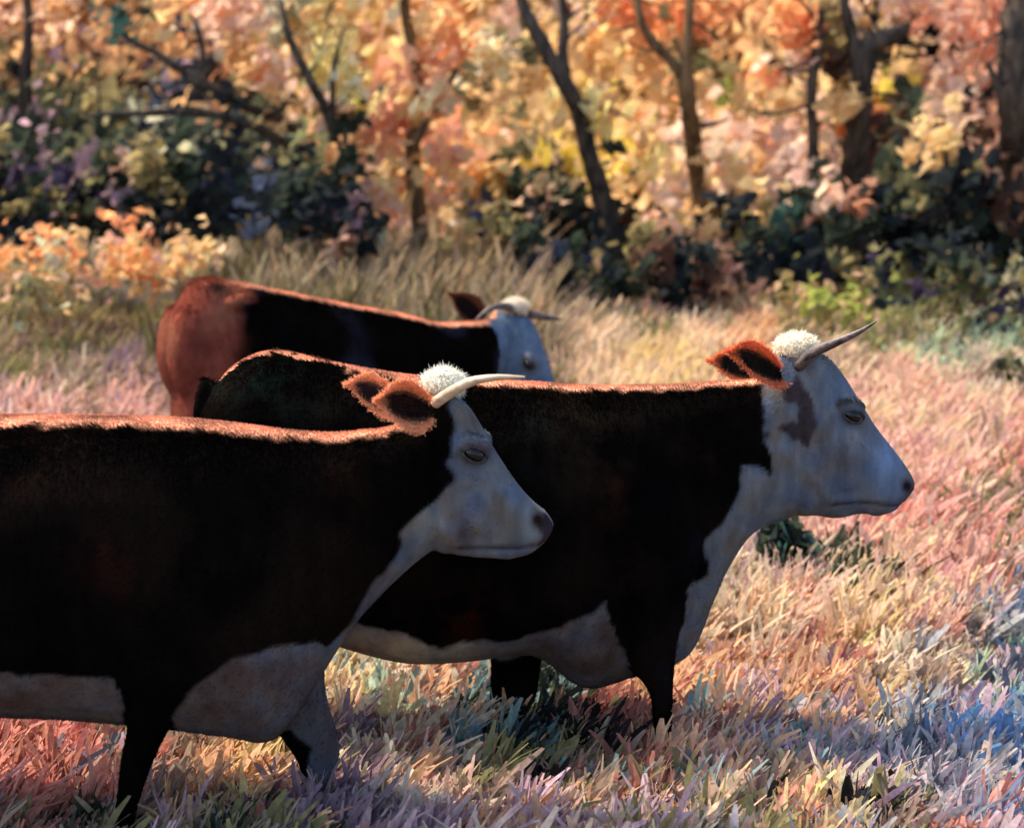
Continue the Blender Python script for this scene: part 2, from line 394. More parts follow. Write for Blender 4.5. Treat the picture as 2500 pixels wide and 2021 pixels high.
def horn(root, pts, rad, mat):
    s = Soup(); tube(s, pts, rad, ns=16, sub=8); return s.build('horn', mat, root, smooth=True)

def eye(root, c, nrm, along, r=.0265):
    """eyeball with an upper and a lower lid"""
    nrm = unit(np.asarray(nrm, float)); along = unit(np.asarray(along, float)); up = np.cross(along, nrm)
    if up[2] < 0: up = -up
    s = Soup(); ellipsoid(s, c, [along * r * 1.25, up * r * .95, nrm * r]); e = s.build('eye', M_EYE, root, smooth=True)
    s = Soup()
    for sg, th in ((1, .0055), (-1, .0035)):
        P = [c + along * r * 1.55 * math.cos(a) + up * sg * r * (.90 if sg > 0 else .95) * math.sin(a) + nrm * r * (.15 + .5 * math.sin(a)) for a in np.linspace(0, math.pi, 9)]
        tube(s, P, [.003] + [th] * 7 + [.003], ns=8, sub=3)
    s.build('eyelid', M_LID, e, smooth=True)
    return e

DARK = np.array([.0034, .0025, .0022]); WHITE = np.array([.112, .120, .136]); SUN_RIM = np.array([.88, .40, .24]); PLUM = np.array([.026, .015, .018])

# head of a cow in profile, photograph pixels of the right-hand cow: (forehead side, jaw side, half width in m)
HEAD2 = [((1896, 858), (1880, 970), .075), ((1950, 852), (1886, 1120), .10), ((2017, 870), (1905, 1212), .112), ((2056, 912), (1942, 1257), .114),
         ((2093, 970), (1988, 1258), .106), ((2137, 1040), (2040, 1264), .086), ((2176, 1090), (2092, 1251), .072), ((2207, 1131), (2134, 1256), .069),
         ((2226, 1163), (2172, 1250), .066), ((2232, 1182), (2200, 1226), .042)]
HEAD1 = [((1050, 944), (1010, 1070), .068), ((1098, 952), (1022, 1190), .09), ((1142, 988), (1042, 1290), .10), ((1174, 1036), (1070, 1346), .10),
         ((1203, 1088), (1108, 1350), .092), ((1236, 1140), (1160, 1355), .08), ((1270, 1188), (1212, 1359), .07), ((1304, 1224), (1258, 1360), .067),
         ((1334, 1250), (1298, 1348), .064), ((1354, 1278), (1334, 1318), .042)]

def build_profile_cow(label, Y, body, legs, head, tail, eye_px, brow, cheek, nostril, mouth, marks_and_light, hairs, vox, keepx):
    """a cow standing broadside, its plane of symmetry at depth Y"""
    hoof = at(*legs[0][-1][0], Y); root = empty('cow', (at(*body[len(body) // 2][1], Y)[0], Y, float(ground(0, Y))))
    tag(root, label, 'cow')
    lat = np.array([0, 1.0, 0]); s = Soup()
    loft(s, [at(*a, Y) for a, b, w in body], [at(*b, Y) for a, b, w in body], [w for a, b, w in body], lat, 2.25, 36)
    loft(s, [at(*a, Y) for a, b, w in head], [at(*b, Y) for a, b, w in head], [w for a, b, w in head], lat, 2.35, 32)
    for off, *L in [(l[0], *l[1:]) for l in legs]:
        loft(s, [at(*a, Y + off) for a, b, w in L], [at(*b, Y + off) for a, b, w in L], [w for a, b, w in L], lat, 2.1, 20)
    tube(s, [at(*p, Y) for p in tail], [.035, .028, .022, .02, .03, .012], ns=10)
    sc_ = F / Y
    for sg in (-1, 1):
        ellipsoid(s, at(*brow, Y) + lat * sg * .086, [np.array([.05, 0, -.02]), lat * .034, np.array([.016, 0, .032])])
        ellipsoid(s, at(*cheek, Y) + lat * sg * .062, [np.array([.062, 0, 0.0]), lat * .042, np.array([0, 0, .09])])
        ellipsoid(s, at(*nostril, Y) + lat * sg * .040, [np.array([.034, 0, -.012]), lat * .03, np.array([.01, 0, .03])])
    def uv(V): return proj(np.stack([V[:, 0], np.full(len(V), Y), V[:, 2]], -1))
    def sculpt(V, N):
        px, py = uv(V); d = np.zeros((len(V), 3)); side = np.abs(V[:, 1] - Y) > .02
        d -= N * (.007 * np.exp(-(line_d(px, py, mouth) / (.009 * sc_)) ** 2) * side)[:, None]
        d -= N * (.014 * np.exp(-((np.hypot((px - nostril[0]) * 1.2, py - nostril[1])) / (.021 * sc_)) ** 2) * side)[:, None]
        d -= N * (.010 * np.exp(-((np.hypot(px - eye_px[0], py - eye_px[1])) / (.024 * sc_)) ** 2) * side)[:, None]
        d -= N * (.006 * np.exp(-(line_d(px, py, [(eye_px[0] + 8, eye_px[1] + 25), ((eye_px[0] + nostril[0]) / 2, (eye_px[1] + nostril[1]) / 2 + 8)]) / (.02 * sc_)) ** 2) * side)[:, None]
        ex, ey = eye_px; mx, my = mouth[-1]
        d += N * (.008 * np.exp(-(line_d(px, py, [(ex + 2, ey + 40), ((ex * .55 + nostril[0] * .45), (ey * .5 + nostril[1] * .5) + 12)]) / (.016 * sc_)) ** 2) * side)[:, None]
        d -= N * (.010 * np.exp(-(line_d(px, py, [(ex - 18, ey + 92), (mx + 12, my - 30), (mx + 60, my - 22)]) / (.022 * sc_)) ** 2) * side)[:, None]
        d += N * (.006 * np.exp(-(line_d(px, py, [(mx - 40, my - 60), (mx + 10, my + 22), (mx + 120, my + 26)]) / (.02 * sc_)) ** 2) * side)[:, None]
        d += N * (.007 * np.exp(-(line_d(px, py, [(ex - 50, ey - 6), (ex - 10, ey - 36), (ex + 30, ey - 26)]) / (.013 * sc_)) ** 2) * side)[:, None]
        return d
    def paint(V, N):
        px, py = uv(V); lateral = np.abs(V[:, 1] - Y)
        fx, fy = proj(np.stack([V[:, 0], Y - lateral, V[:, 2]], -1))
        n1 = vnoise(V, 9); n2 = vnoise(V, 26, 5); n3 = vnoise(V, 3.2, 9)
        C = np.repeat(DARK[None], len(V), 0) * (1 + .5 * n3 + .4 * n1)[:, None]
        C = blend(C, (.009, .0055, .004), sstep(.12, .5, n3) * .7)
        for (x, y, rx, ry, c, k) in marks_and_light['spots']:
            C = blend(C, c, .16 * k * np.exp(-((fx - x) / rx) ** 2 - ((fy - y) / ry) ** 2) * np.clip(.5 + 1.6 * n1 + 1.2 * n2, 0, 1.6))
        jx, jy = px + 14 * n1 + 9 * n2, py + 12 * n1 - 9 * n2
        wm = np.zeros(len(V)); gx, gy = fx + 14 * n1 + 9 * n2, fy + 12 * n1 - 9 * n2
        for poly in marks_and_light['white']: wm = np.maximum(wm, sstep(-5, 7, poly_sd(gx, gy, poly)))
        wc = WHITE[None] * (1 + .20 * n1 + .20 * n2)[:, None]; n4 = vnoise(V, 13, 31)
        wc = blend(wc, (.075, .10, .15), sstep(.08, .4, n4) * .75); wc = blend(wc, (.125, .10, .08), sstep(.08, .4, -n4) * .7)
        for (x, y, rx, ry, c, k) in marks_and_light['light_tints']:
            wc = blend(wc, np.array(c) * .40, k * np.exp(-((fx - x) / rx) ** 2 - ((fy - y) / ry) ** 2) * (.8 + .6 * n1))  # shading and lit belly edge of the white hair put into its colour
        C = C * (1 - wm[:, None]) + wc * wm[:, None]
        top = marks_and_light['sun_rim_line']; td = np.interp(px, [p[0] for p in top], [p[1] for p in top])
        dm = sstep(.20, .12, lateral + .03 * n2) * sstep(1, .3, (py - td + 8 * n2) / (marks_and_light['rim'] * np.where((px < 850) & (marks_and_light['rim'] < 18), .28, 1))) * (px < top[-1][0]) * (px > top[0][0])
        C = blend(C, SUN_RIM * 1.0, dm * (.75 + .5 * n1))  # sunlit edge of the back painted into the coat colour
        for poly, c, k in marks_and_light['patches']: C = blend(C, np.array(c) * .42, k * sstep(-5, 6, poly_sd(jx, jy, poly)) * (lateral > .02))
        C = blend(C, (.03, .024, .026), .75 * np.exp(-((np.hypot((px - eye_px[0]) * .8, py - eye_px[1])) / (.034 * sc_)) ** 2) * (lateral > .04) * (wm > .3))
        C = blend(C, PLUM, .85 * np.exp(-(line_d(px, py, mouth) / (.006 * sc_)) ** 2))
        C = blend(C, PLUM * .7, 1.25 * np.exp(-((np.hypot((px - nostril[0]) * 1.25, py - nostril[1])) / (.026 * sc_)) ** 2) * (lateral > .015))
        return np.clip(C, .002, .9)
    nz3 = at(*nostril, Y)
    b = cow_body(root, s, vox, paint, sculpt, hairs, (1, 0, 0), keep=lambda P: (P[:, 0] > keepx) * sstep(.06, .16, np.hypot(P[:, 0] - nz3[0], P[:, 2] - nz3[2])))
    V = np.empty(len(b.data.vertices) * 3, np.float32); b.data.vertices.foreach_get('co', V); V = V.reshape(-1, 3) + np.array(root.location)
    for sg in (-1, 1):
        p = at(*eye_px, Y); m = (np.hypot(V[:, 0] - p[0], V[:, 2] - p[2]) < .018) & ((V[:, 1] - Y) * sg > .03)
        dep = np.median(V[m, 1]) if m.any() else Y + sg * .1
        eye(root, np.array([p[0], dep - sg * .004, p[2]]), (0.25, sg, 0.08), (.8, 0, -.35))
    return root

# ---- the near cow, left
c1 = 4.4
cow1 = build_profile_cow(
    'nearest dark cow, cut off by the left edge, with pale horn and rusty ear', c1,
    [((-690, 1130), (-690, 1400), .10), ((-640, 1050), (-640, 1560), .22), ((-500, 1012), (-500, 1640), .29), ((-300, 1006), (-300, 1690), .32),
     ((0, 1014), (0, 1733), .36), ((200, 1016), (170, 1742), .36), ((400, 1020), (380, 1762), .33), ((560, 1034), (560, 1788), .29), ((690, 1050), (680, 1796), .24),
     ((800, 1058), (790, 1640), .19), ((880, 1052), (872, 1516), .165), ((950, 1044), (950, 1432), .14), ((1010, 1010), (1016, 1372), .125), ((1050, 970), (1060, 1340), .115)],
    [[-.17, ((330, 1420), (470, 1420), .05), ((255, 1520), (515, 1520), .115), ((280, 1640), (452, 1640), .10), ((312, 1751), (424, 1751), .068), ((296, 1850), (378, 1850), .052), ((287, 1940), (345, 1940), .043), ((270, 2030), (325, 2030), .036), ((252, 2135), (335, 2135), .045)],
     [.17, ((560, 1550), (795, 1560), .12), ((620, 1700), (795, 1690), .10), ((690, 1800), (829, 1814), .068), ((732, 1870), (822, 1869), .052), ((735, 1940), (788, 1940), .042), ((725, 1990), (778, 1990), .037), ((712, 2025), (785, 2025), .045)],
     [-.17, ((-560, 1200), (-400, 1220), .06), ((-640, 1550), (-420, 1550), .12), ((-655, 1760), (-560, 1740), .05), ((-640, 1900), (-580, 1900), .042), ((-630, 2030), (-570, 2030), .038), ((-630, 2135), (-550, 2135), .045)],
     [.17, ((-600, 1250), (-300, 1300), .14), ((-560, 1550), (-340, 1550), .12), ((-560, 1740), (-470, 1720), .05), ((-545, 1880), (-490, 1880), .042), ((-540, 1980), (-480, 1980), .038), ((-540, 2026), (-460, 2026), .045)]],
    HEAD1, [(-690, 1060), (-722, 1150), (-730, 1350), (-728, 1600), (-728, 1750), (-728, 1850)],
    (1160, 1098), (1162, 1080), (1100, 1240), (1312, 1262), [(1322, 1322), (1270, 1328), (1200, 1330), (1120, 1330)],
    dict(rim=20, sun_rim_line=[(-700, 1100), (-640, 1050), (-500, 1012), (0, 1014), (200, 1016), (400, 1020), (560, 1034), (690, 1050), (800, 1058), (950, 1046), (1020, 1010)],
         white=[[(1060, 910), (1150, 930), (1420, 1240), (1400, 1400), (1090, 1420), (1020, 1440), (880, 1540), (850, 1640), (842, 1760), (850, 1860), (845, 2120), (700, 2120), (735, 1880), (690, 1830), (560, 1840), (430, 1840), (424, 1760), (431, 1735),
                 (461, 1690), (545, 1628), (649, 1572), (746, 1567), (800, 1577), (867, 1501), (931, 1397), (965, 1340), (971, 1300), (999, 1272), (1071, 1213), (1109, 1177), (1090, 1118), (1106, 1025), (1092, 984)],
                [(-700, 1630), (0, 1640), (126, 1643), (277, 1656), (300, 1700), (300, 1780), (-700, 1780)]],
         light_tints=[(1215, 1130, 34, 60, (.33, .37, .40), .7), (1240, 1290, 46, 40, (.26, .22, .17), .8), (1135, 1300, 24, 60, (.15, .13, .17), .8), (1110, 1200, 20, 60, (.24, .23, .24), .7), (1300, 1290, 26, 30, (.40, .44, .42), .7), (570, 1690, 210, 150, (.17, .115, .10), 1.15), (700, 1660, 60, 60, (.19, .14, .15), .95),
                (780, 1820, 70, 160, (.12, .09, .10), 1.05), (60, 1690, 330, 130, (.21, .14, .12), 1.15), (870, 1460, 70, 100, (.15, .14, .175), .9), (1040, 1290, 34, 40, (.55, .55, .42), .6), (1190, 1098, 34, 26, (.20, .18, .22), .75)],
         patches=[([(1322, 1248), (1380, 1240), (1385, 1345), (1312, 1345), (1322, 1310)], (.06, .035, .05), .9)],
         spots=[(240, 1370, 50, 60, (.06, .008, .006), .8), (300, 1420, 30, 60, (.05, .008, .006), .7), (60, 1130, 60, 80, (.05, .02, .008), .6), (840, 1230, 50, 130, (.045, .012, .006), .5), (980, 1120, 60, 60, (.035, .025, .018), .6)]),
    70000, .0105, -2.2)
Y = c1
OUT1 = (.86, .40, .21)  # rusty ear hair with the sun along its edge put into the colour
tuft(cow1, at(1082, 936, Y), (.068, .08, .048), np.eye(3), colr=(.88, .86, .74))
horn(cow1, [at(1062, 984, Y - .07), at(1100, 958, Y - .115), at(1150, 932, Y - .17), at(1215, 921, Y - .21), at(1282, 920, Y - .22)], [.018, .017, .014, .009, .0025], M_HORN_PALE)
horn(cow1, [at(1075, 975, Y + .07), at(1110, 950, Y + .125), at(1150, 930, Y + .19), at(1215, 922, Y + .25), at(1280, 921, Y + .27)], [.018, .017, .014, .009, .0025], M_HORN_PALE)
ear(cow1, at(1052, 1002, Y - .10), at(925, 978, Y - .2), (-.12, .05, 1), (.35, -.9, .1), .072, OUT1, (.022, .014, .014), fringe=1500)
ear(cow1, at(985, 992, Y + .08), at(850, 938, Y + .16), (-.2, -.1, 1), (.3, -.9, .1), .066, OUT1, (.03, .02, .028), fringe=900)

# ---- the middle cow, right
c2 = 5.2
cow2 = build_profile_cow(
    'dark cow standing in profile at the right with white brisket and blue shaded face', c2,
    [((500, 1000), (500, 1250), .10), ((540, 925), (540, 1420), .22), ((600, 876), (600, 1480), .27), ((680, 857), (680, 1500), .29), ((815, 886), (800, 1560), .32), ((1000, 917), (985, 1610), .35),
     ((1164, 927), (1150, 1606), .36), ((1315, 934), (1301, 1592), .34), ((1455, 942), (1420, 1672), .30), ((1580, 940), (1530, 1652), .26), ((1680, 937), (1674, 1602), .20), ((1760, 930), (1736, 1474), .155),
     ((1830, 928), (1774, 1390), .13), ((1880, 912), (1838, 1300), .122), ((1920, 888), (1930, 1264), .115)],
    [[-.17, ((1520, 1200), (1650, 1200), .05), ((1460, 1340), (1712, 1340), .12), ((1480, 1474), (1678, 1482), .115), ((1506, 1548), (1655, 1560), .088), ((1538, 1625), (1646, 1640), .062), ((1584, 1690), (1643, 1700), .043), ((1592, 1770), (1640, 1775), .036), ((1588, 1840), (1640, 1845), .036), ((1582, 1905), (1655, 1905), .044)],
     [.16, ((1180, 1450), (1410, 1480), .10), ((1196, 1580), (1330, 1592), .08), ((1196, 1680), (1312, 1690), .06), ((1192, 1750), (1276, 1756), .047), ((1188, 1800), (1262, 1803), .04), ((1180, 1840), (1268, 1840), .045)],
     [-.17, ((600, 1150), (760, 1200), .06), ((540, 1450), (720, 1450), .11), ((535, 1640), (612, 1630), .05), ((548, 1760), (598, 1760), .042), ((552, 1850), (602, 1850), .038), ((548, 1905), (618, 1905), .045)],
     [.17, ((560, 1200), (840, 1250), .14), ((620, 1450), (780, 1450), .11), ((640, 1620), (712, 1600), .05), ((655, 1720), (702, 1720), .042), ((655, 1790), (702, 1790), .038), ((650, 1832), (720, 1832), .045)]],
    HEAD2, [(512, 930), (490, 1000), (482, 1150), (480, 1350), (480, 1500), (482, 1600)],
    (2066, 1008), (2066, 992), (1985, 1140), (2204, 1182), [(2200, 1228), (2150, 1226), (2089, 1219), (2020, 1224)],
    dict(rim=14, sun_rim_line=[(545, 925), (600, 876), (680, 857), (815, 886), (1000, 917), (1164, 927), (1315, 934), (1455, 942), (1580, 940), (1680, 937), (1830, 928), (1870, 920)],
         white=[[(1866, 890), (1920, 800), (2050, 840), (2300, 1180), (2220, 1300), (1940, 1310), (1850, 1360), (1770, 1520), (1690, 1690), (1655, 1690), (1650, 1590), (1676, 1490), (1680, 1434), (1716, 1394), (1732, 1321), (1778, 1245), (1806, 1180), (1806, 1133),
                 (1850, 1140), (1885, 1160), (1872, 1080), (1862, 990)],
                [(800, 1500), (880, 1520), (990, 1548), (1080, 1584), (1200, 1568), (1300, 1548), (1400, 1510), (1480, 1474), (1506, 1545), (1532, 1612), (1560, 1690), (1426, 1720), (1300, 1625), (1080, 1680), (800, 1660)]],
         light_tints=[(2100, 960, 40, 80, (.36, .48, .66), .9), (2170, 1130, 60, 60, (.36, .52, .82), .95), (2040, 1130, 60, 60, (.17, .16, .20), .75), (1960, 1030, 30, 120, (.46, .42, .38), .5), (1850, 1220, 60, 60, (.32, .31, .27), .7), (2090, 1240, 90, 16, (.20, .18, .16), .7),
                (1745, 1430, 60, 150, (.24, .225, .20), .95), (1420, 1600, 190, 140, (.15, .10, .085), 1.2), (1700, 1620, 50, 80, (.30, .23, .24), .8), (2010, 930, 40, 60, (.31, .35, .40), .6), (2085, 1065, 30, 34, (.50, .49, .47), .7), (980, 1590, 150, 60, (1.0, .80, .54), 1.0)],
         patches=[([(1893, 945), (1924, 932), (1943, 905), (1952, 940), (1978, 998), (1976, 1040), (1956, 1094), (1930, 1072), (1874, 1036), (1888, 1022), (1938, 1022), (1924, 978), (1898, 972)], (.075, .045, .05), .9),
                  ([(2028, 992), (2040, 975), (2070, 968), (2098, 978), (2102, 994), (2080, 984), (2050, 988), (2036, 1004)], (.10, .08, .07), .9),
                  ([(2216, 1150), (2240, 1160), (2240, 1200), (2200, 1228), (2192, 1214), (2212, 1190)], (.17, .15, .20), .7)],
         spots=[(640, 930, 160, 90, (.004, .012, .009), 2.4), (1120, 1500, 90, 70, (.085, .012, .006), .9), (1520, 1240, 70, 140, (.05, .014, .006), .8), (1720, 1090, 60, 90, (.04, .016, .008), .7), (1290, 1080, 60, 90, (.018, .03, .026), .7), (1450, 1060, 90, 120, (.032, .024, .012), .8), (1700, 1400, 40, 90, (.012, .013, .035), .8), (1640, 1640, 40, 90, (.010, .014, .03), .8), (1120, 980, 90, 40, (.03, .017, .01), .5)]),
    70000, .0105, -3)
Y = c2
OUT2 = (.80, .25, .11)  # rusty ear hair, brightened in colour for the sunlit edge
tuft(cow2, at(1944, 848, Y), (.082, .088, .056), np.eye(3), colr=(.92, .85, .68))
horn(cow2, [at(1948, 896, Y - .07), at(1985, 862, Y - .13), at(2040, 836, Y - .20), at(2095, 812, Y - .25), at(2140, 784, Y - .28)], [.022, .020, .0155, .0095, .0025], M_HORN)
horn(cow2, [at(1960, 886, Y + .07), at(1990, 858, Y + .13), at(2035, 838, Y + .21), at(2085, 818, Y + .28), at(2125, 796, Y + .33)], [.022, .020, .0155, .0095, .0025], M_HORN)
ear(cow2, at(1908, 915, Y - .11), at(1788, 858, Y - .2), (-.3, .05, 1), (.4, -.85, .1), .074, OUT2, (.018, .018, .016), fringe=1500)
ear(cow2, at(1870, 905, Y + .10), at(1738, 880, Y + .2), (-.1, -.1, 1), (.3, -.9, .1), .07, OUT2, (.018, .018, .016), fringe=900)

# ---- the far cow, turned away with its head looking back
def build_far_cow():
    yaw = math.radians(33); dirv = np.array([math.cos(yaw), math.sin(yaw), 0]); lat = np.array([-math.sin(yaw), math.cos(yaw), 0])
    p0 = at(440, 800, 7.8)
    A = lambda p: at_plane(p[0], p[1], p0, lat)
    body = [((432, 800), (432, 985), .11), ((448, 722), (445, 1090), .21), ((490, 682), (485, 1160), .27), ((560, 686), (560, 1150), .285), ((735, 722), (735, 1160), .33), ((870, 748), (870, 1160), .33), ((982, 768), (982, 1120), .27),
            ((1060, 788), (1060, 1050), .20), ((1125, 788), (1125, 1000), .16), ((1185, 782), (1180, 960), .13), ((1225, 775), (1215, 930), .11)]
    root = empty('cow', (*A((700, 900))[:2], 0)); root.location.z = float(ground(root.location.x, root.location.y))
    tag(root, 'far cow with sunlit rust red rump, its white face looking back', 'cow')
    s = Soup()
    loft(s, [A(a) for a, b, w in body], [A(b) for a, b, w in body], [w for a, b, w in body], lat, 2.2, 36)
    gz = float(ground(*A((450, 1000))[:2]))
    for u, sg in ((470, -1), (500, 1), (950, -1), (985, 1)):
        t = A((u, 1050)); t = t + lat * sg * .16; g = float(ground(t[0], t[1])) - .02
        z = np.linspace(t[2], g, 5); w = [.12, .09, .05, .04, .05]
        c = np.array([[t[0], t[1], k] for k in z])
        loft(s, [c[k] + dirv * w[k] for k in range(5)], [c[k] - dirv * w[k] for k in range(5)], w, lat, 2, 16)
    for sg in (-1, 1):
        ellipsoid(s, A((560, 738)) + lat * sg * .20, [dirv * .10, lat * .07, np.array([0, 0, .055])])
        ellipsoid(s, A((455, 860)) + lat * sg * .085, [dirv * .13, lat * .16, np.array([0, 0, .27])])
    tube(s, [q + lat * .19 + dirv * .12 for q in (A((500, 720)), A((450, 740)) - dirv * .03, A((425, 800)) - dirv * .05, A((425, 950)) - dirv * .05, A((428, 1060)) - dirv * .05, A((430, 1120)) - dirv * .04)], [.03, .028, .022, .02, .03, .012], ns=10)
    # head: same skull, swung towards the camera
    hyaw = math.radians(-24); hd = np.array([math.cos(hyaw), math.sin(hyaw), 0]); hl = np.array([-math.sin(hyaw), math.cos(hyaw), 0])
    hp = A((1240, 752)) + np.array([0, .02, 0]); pit = math.radians(-11); k = 1.28
    def h(px, py, l=0):
        x, z = (px - 1935) / 668 * k, -(py - 850) / 668 * k
        x, z = x * math.cos(pit) - z * math.sin(pit), x * math.sin(pit) + z * math.cos(pit)
        return hp + hd * x + np.array([0, 0, z]) + hl * l
    def inv(V):
        q = V - hp; x = q @ hd; z = q[:, 2]; x, z = x * math.cos(pit) + z * math.sin(pit), -x * math.sin(pit) + z * math.cos(pit)
        return 1935 + x * 668 / k, 850 - z * 668 / k, q @ hl
    loft(s, [h(*a) for a, b, w in HEAD2], [h(*b) for a, b, w in HEAD2], [w for a, b, w in HEAD2], hl, 2.35, 32)
    for sg in (-1, 1):
        ellipsoid(s, h(2066, 992, sg * .086), [hd * .05 - np.array([0, 0, .02]), hl * .034, np.array([0, 0, .034])])
        ellipsoid(s, h(1985, 1140, sg * .062), [hd * .062, hl * .042, np.array([0, 0, .09])])
        ellipsoid(s, h(2204, 1182, sg * .04), [hd * .034, hl * .03, np.array([0, 0, .03])])
    def paint(V, N):
        t = ((V - p0) @ lat); P = V - t[:, None] * lat; px, py = proj(P)
        hx, hy, hla = inv(V); n1 = vnoise(V, 9); n2 = vnoise(V, 22, 4); n3 = vnoise(V, 3, 2)
        C = np.repeat(DARK[None], len(V), 0) * (1 + .5 * n3 + .4 * n1)[:, None]
        C = blend(C, (.018, .020, .034), sstep(0, .4, n3) * .6)
        red = sstep(-18, 26, 555 - px + 34 * n1 + 22 * n3 + np.where(py < 740, 34, 0))
        C = blend(C, np.array([.19, .047, .03]), red * (.9 + .3 * n1)); C = blend(C, (.22, .08, .045), red * sstep(.1, .5, n3) * .6)  # rump coat painted redder where the sun falls on it
        C = blend(C, (.03, .02, .016), np.exp(-((px - 512) / 24) ** 2 - ((py - 704) / 12) ** 2) * .9)
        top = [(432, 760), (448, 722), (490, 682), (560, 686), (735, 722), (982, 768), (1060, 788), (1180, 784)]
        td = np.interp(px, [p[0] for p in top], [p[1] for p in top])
        C = blend(C, SUN_RIM, sstep(.20, .12, np.abs(t) + .03 * n2) * sstep(13, 4, py - td + 4 * n2) * (.8 + .4 * n1) * sstep(520, 640, px))  # sun along the spine painted on, fading out over the rump
        face = [(1905, 860), (1960, 800), (2060, 860), (2300, 1190), (2200, 1320), (1960, 1290), (1950, 1100), (1940, 980)]
        wm = sstep(-6, 8, poly_sd(hx + 12 * n1, hy + 12 * n2, face)) * (np.abs(hla) < .2) * ((V - hp) @ hd > -.08)
        wc = np.array([.105, .145, .205])[None] * (1 + .18 * n1 + .2 * n2)[:, None]
        C = C * (1 - wm[:, None]) + wc * wm[:, None]
        C = blend(C, (.10, .075, .05), np.exp(-(np.hypot(hx - 2062, hy - 1008) / 34) ** 2) * (np.abs(hla) > .05) * .85)
        return np.clip(C, .002, .9)
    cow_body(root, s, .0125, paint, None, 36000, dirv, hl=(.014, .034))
    for sg in (-1, 1): eye(root, h(2068, 1008, sg * .112), hd * .3 + hl * sg, hd - np.array([0, 0, .4]))
    tuft(root, h(1958, 842), (.09, .10, .06), [hd, hl, np.array([0, 0, 1.0])], colr=(.84, .74, .58))
    y0 = float(h(1950, 880)[1])
    horn(root, [at(1264, 760, y0 - .05), at(1232, 748, y0 - .12), at(1195, 755, y0 - .18), at(1160, 782, y0 - .22)], [.028, .024, .016, .004], M_HORN)
    horn(root, [at(1292, 766, y0 + .02), at(1330, 774, y0 + .06), at(1374, 780, y0 + .08)], [.028, .022, .005], M_HORN)
    e = ear(root, h(1880, 905, -.12), h(1785, 828, -.24), (.5, .1, .8), (.5, -.75, .1), .078, (.16, .06, .035), (.014, .011, .011), fringe=700)
    ear(root, h(1900, 905, .11), h(1880, 900, .30), (.35, .1, .9), (.6, -.4, .1), .058, (.3, .1, .05), (.014, .011, .011), fringe=500)
    return root
cow3 = build_far_cow()

# ------------------------------------------------------------------ plants
HV = unit(np.array(SUN) + np.array([0, -1.0, .15]))
def leaves(P, size, C, bias=.9, elong=1.35, spread=.5):
    """irregular leaf daubs: a raised centre and six uneven rim points each"""
    n = len(P); N = unit(HV * bias + rng.normal(size=(n, 3)) * spread)
    a = unit(np.cross(N, unit(rng.normal(size=(n, 3)) * .6 + np.array([0, 0, 1.0])))); b = np.cross(N, a)
    th = np.linspace(0, 2 * np.pi, 6, endpoint=False)[None] + rng.normal(size=(n, 6)) * .22
    r = size[:, None] * rng.uniform(.55, 1.15, (n, 6))
    R = P[:, None] + a[:, None] * (np.cos(th) * r)[..., None] + b[:, None] * (np.sin(th) * r * elong)[..., None] + N[:, None] * (rng.normal(size=(n, 6)) * size[:, None] * .22)[..., None]
    V = np.concatenate([(P + N * size[:, None] * .22)[:, None], R], 1).reshape(-1, 3)
    k = np.arange(n)[:, None] * 7; q = np.arange(6)
    T = np.stack([np.zeros(6, int), 1 + q, 1 + (q + 1) % 6], -1)
    T = (k[:, None] + T[None]).reshape(-1, 3)
    return V, T, np.repeat(C, 7, 0)

def crown_points(ells, Y, dens, dep, per, sig, size, codes=None):
    P, C, S = [], [], []
    for (cx, cy, rx, ry) in ells:
        m = Y / F; n = max(6, int(dens * math.pi * rx * ry * m * m))
        for _ in range(n):
            v = unit(rng.normal(size=3)) * rng.uniform(.15, 1) ** .45
            c = at(cx + v[0] * rx, cy + v[2] * ry, Y + v[1] * dep)
            px, py = proj(c[None]); code = random.choice(codes) if codes else tree_code(px[0], py[0])
            for _k in range(max(2, int(rng.normal(per, per * .3)))):
                P.append(c + rng.normal(size=3) * sig)
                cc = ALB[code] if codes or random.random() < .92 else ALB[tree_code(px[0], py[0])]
                C.append(cc * (1 + .08 * rng.normal()) * (1 + .03 * rng.normal(size=3))); S.append(size * rng.uniform(.55, 1.5))
    return np.array(P), np.clip(np.array(C), .003, .9), np.array(S)

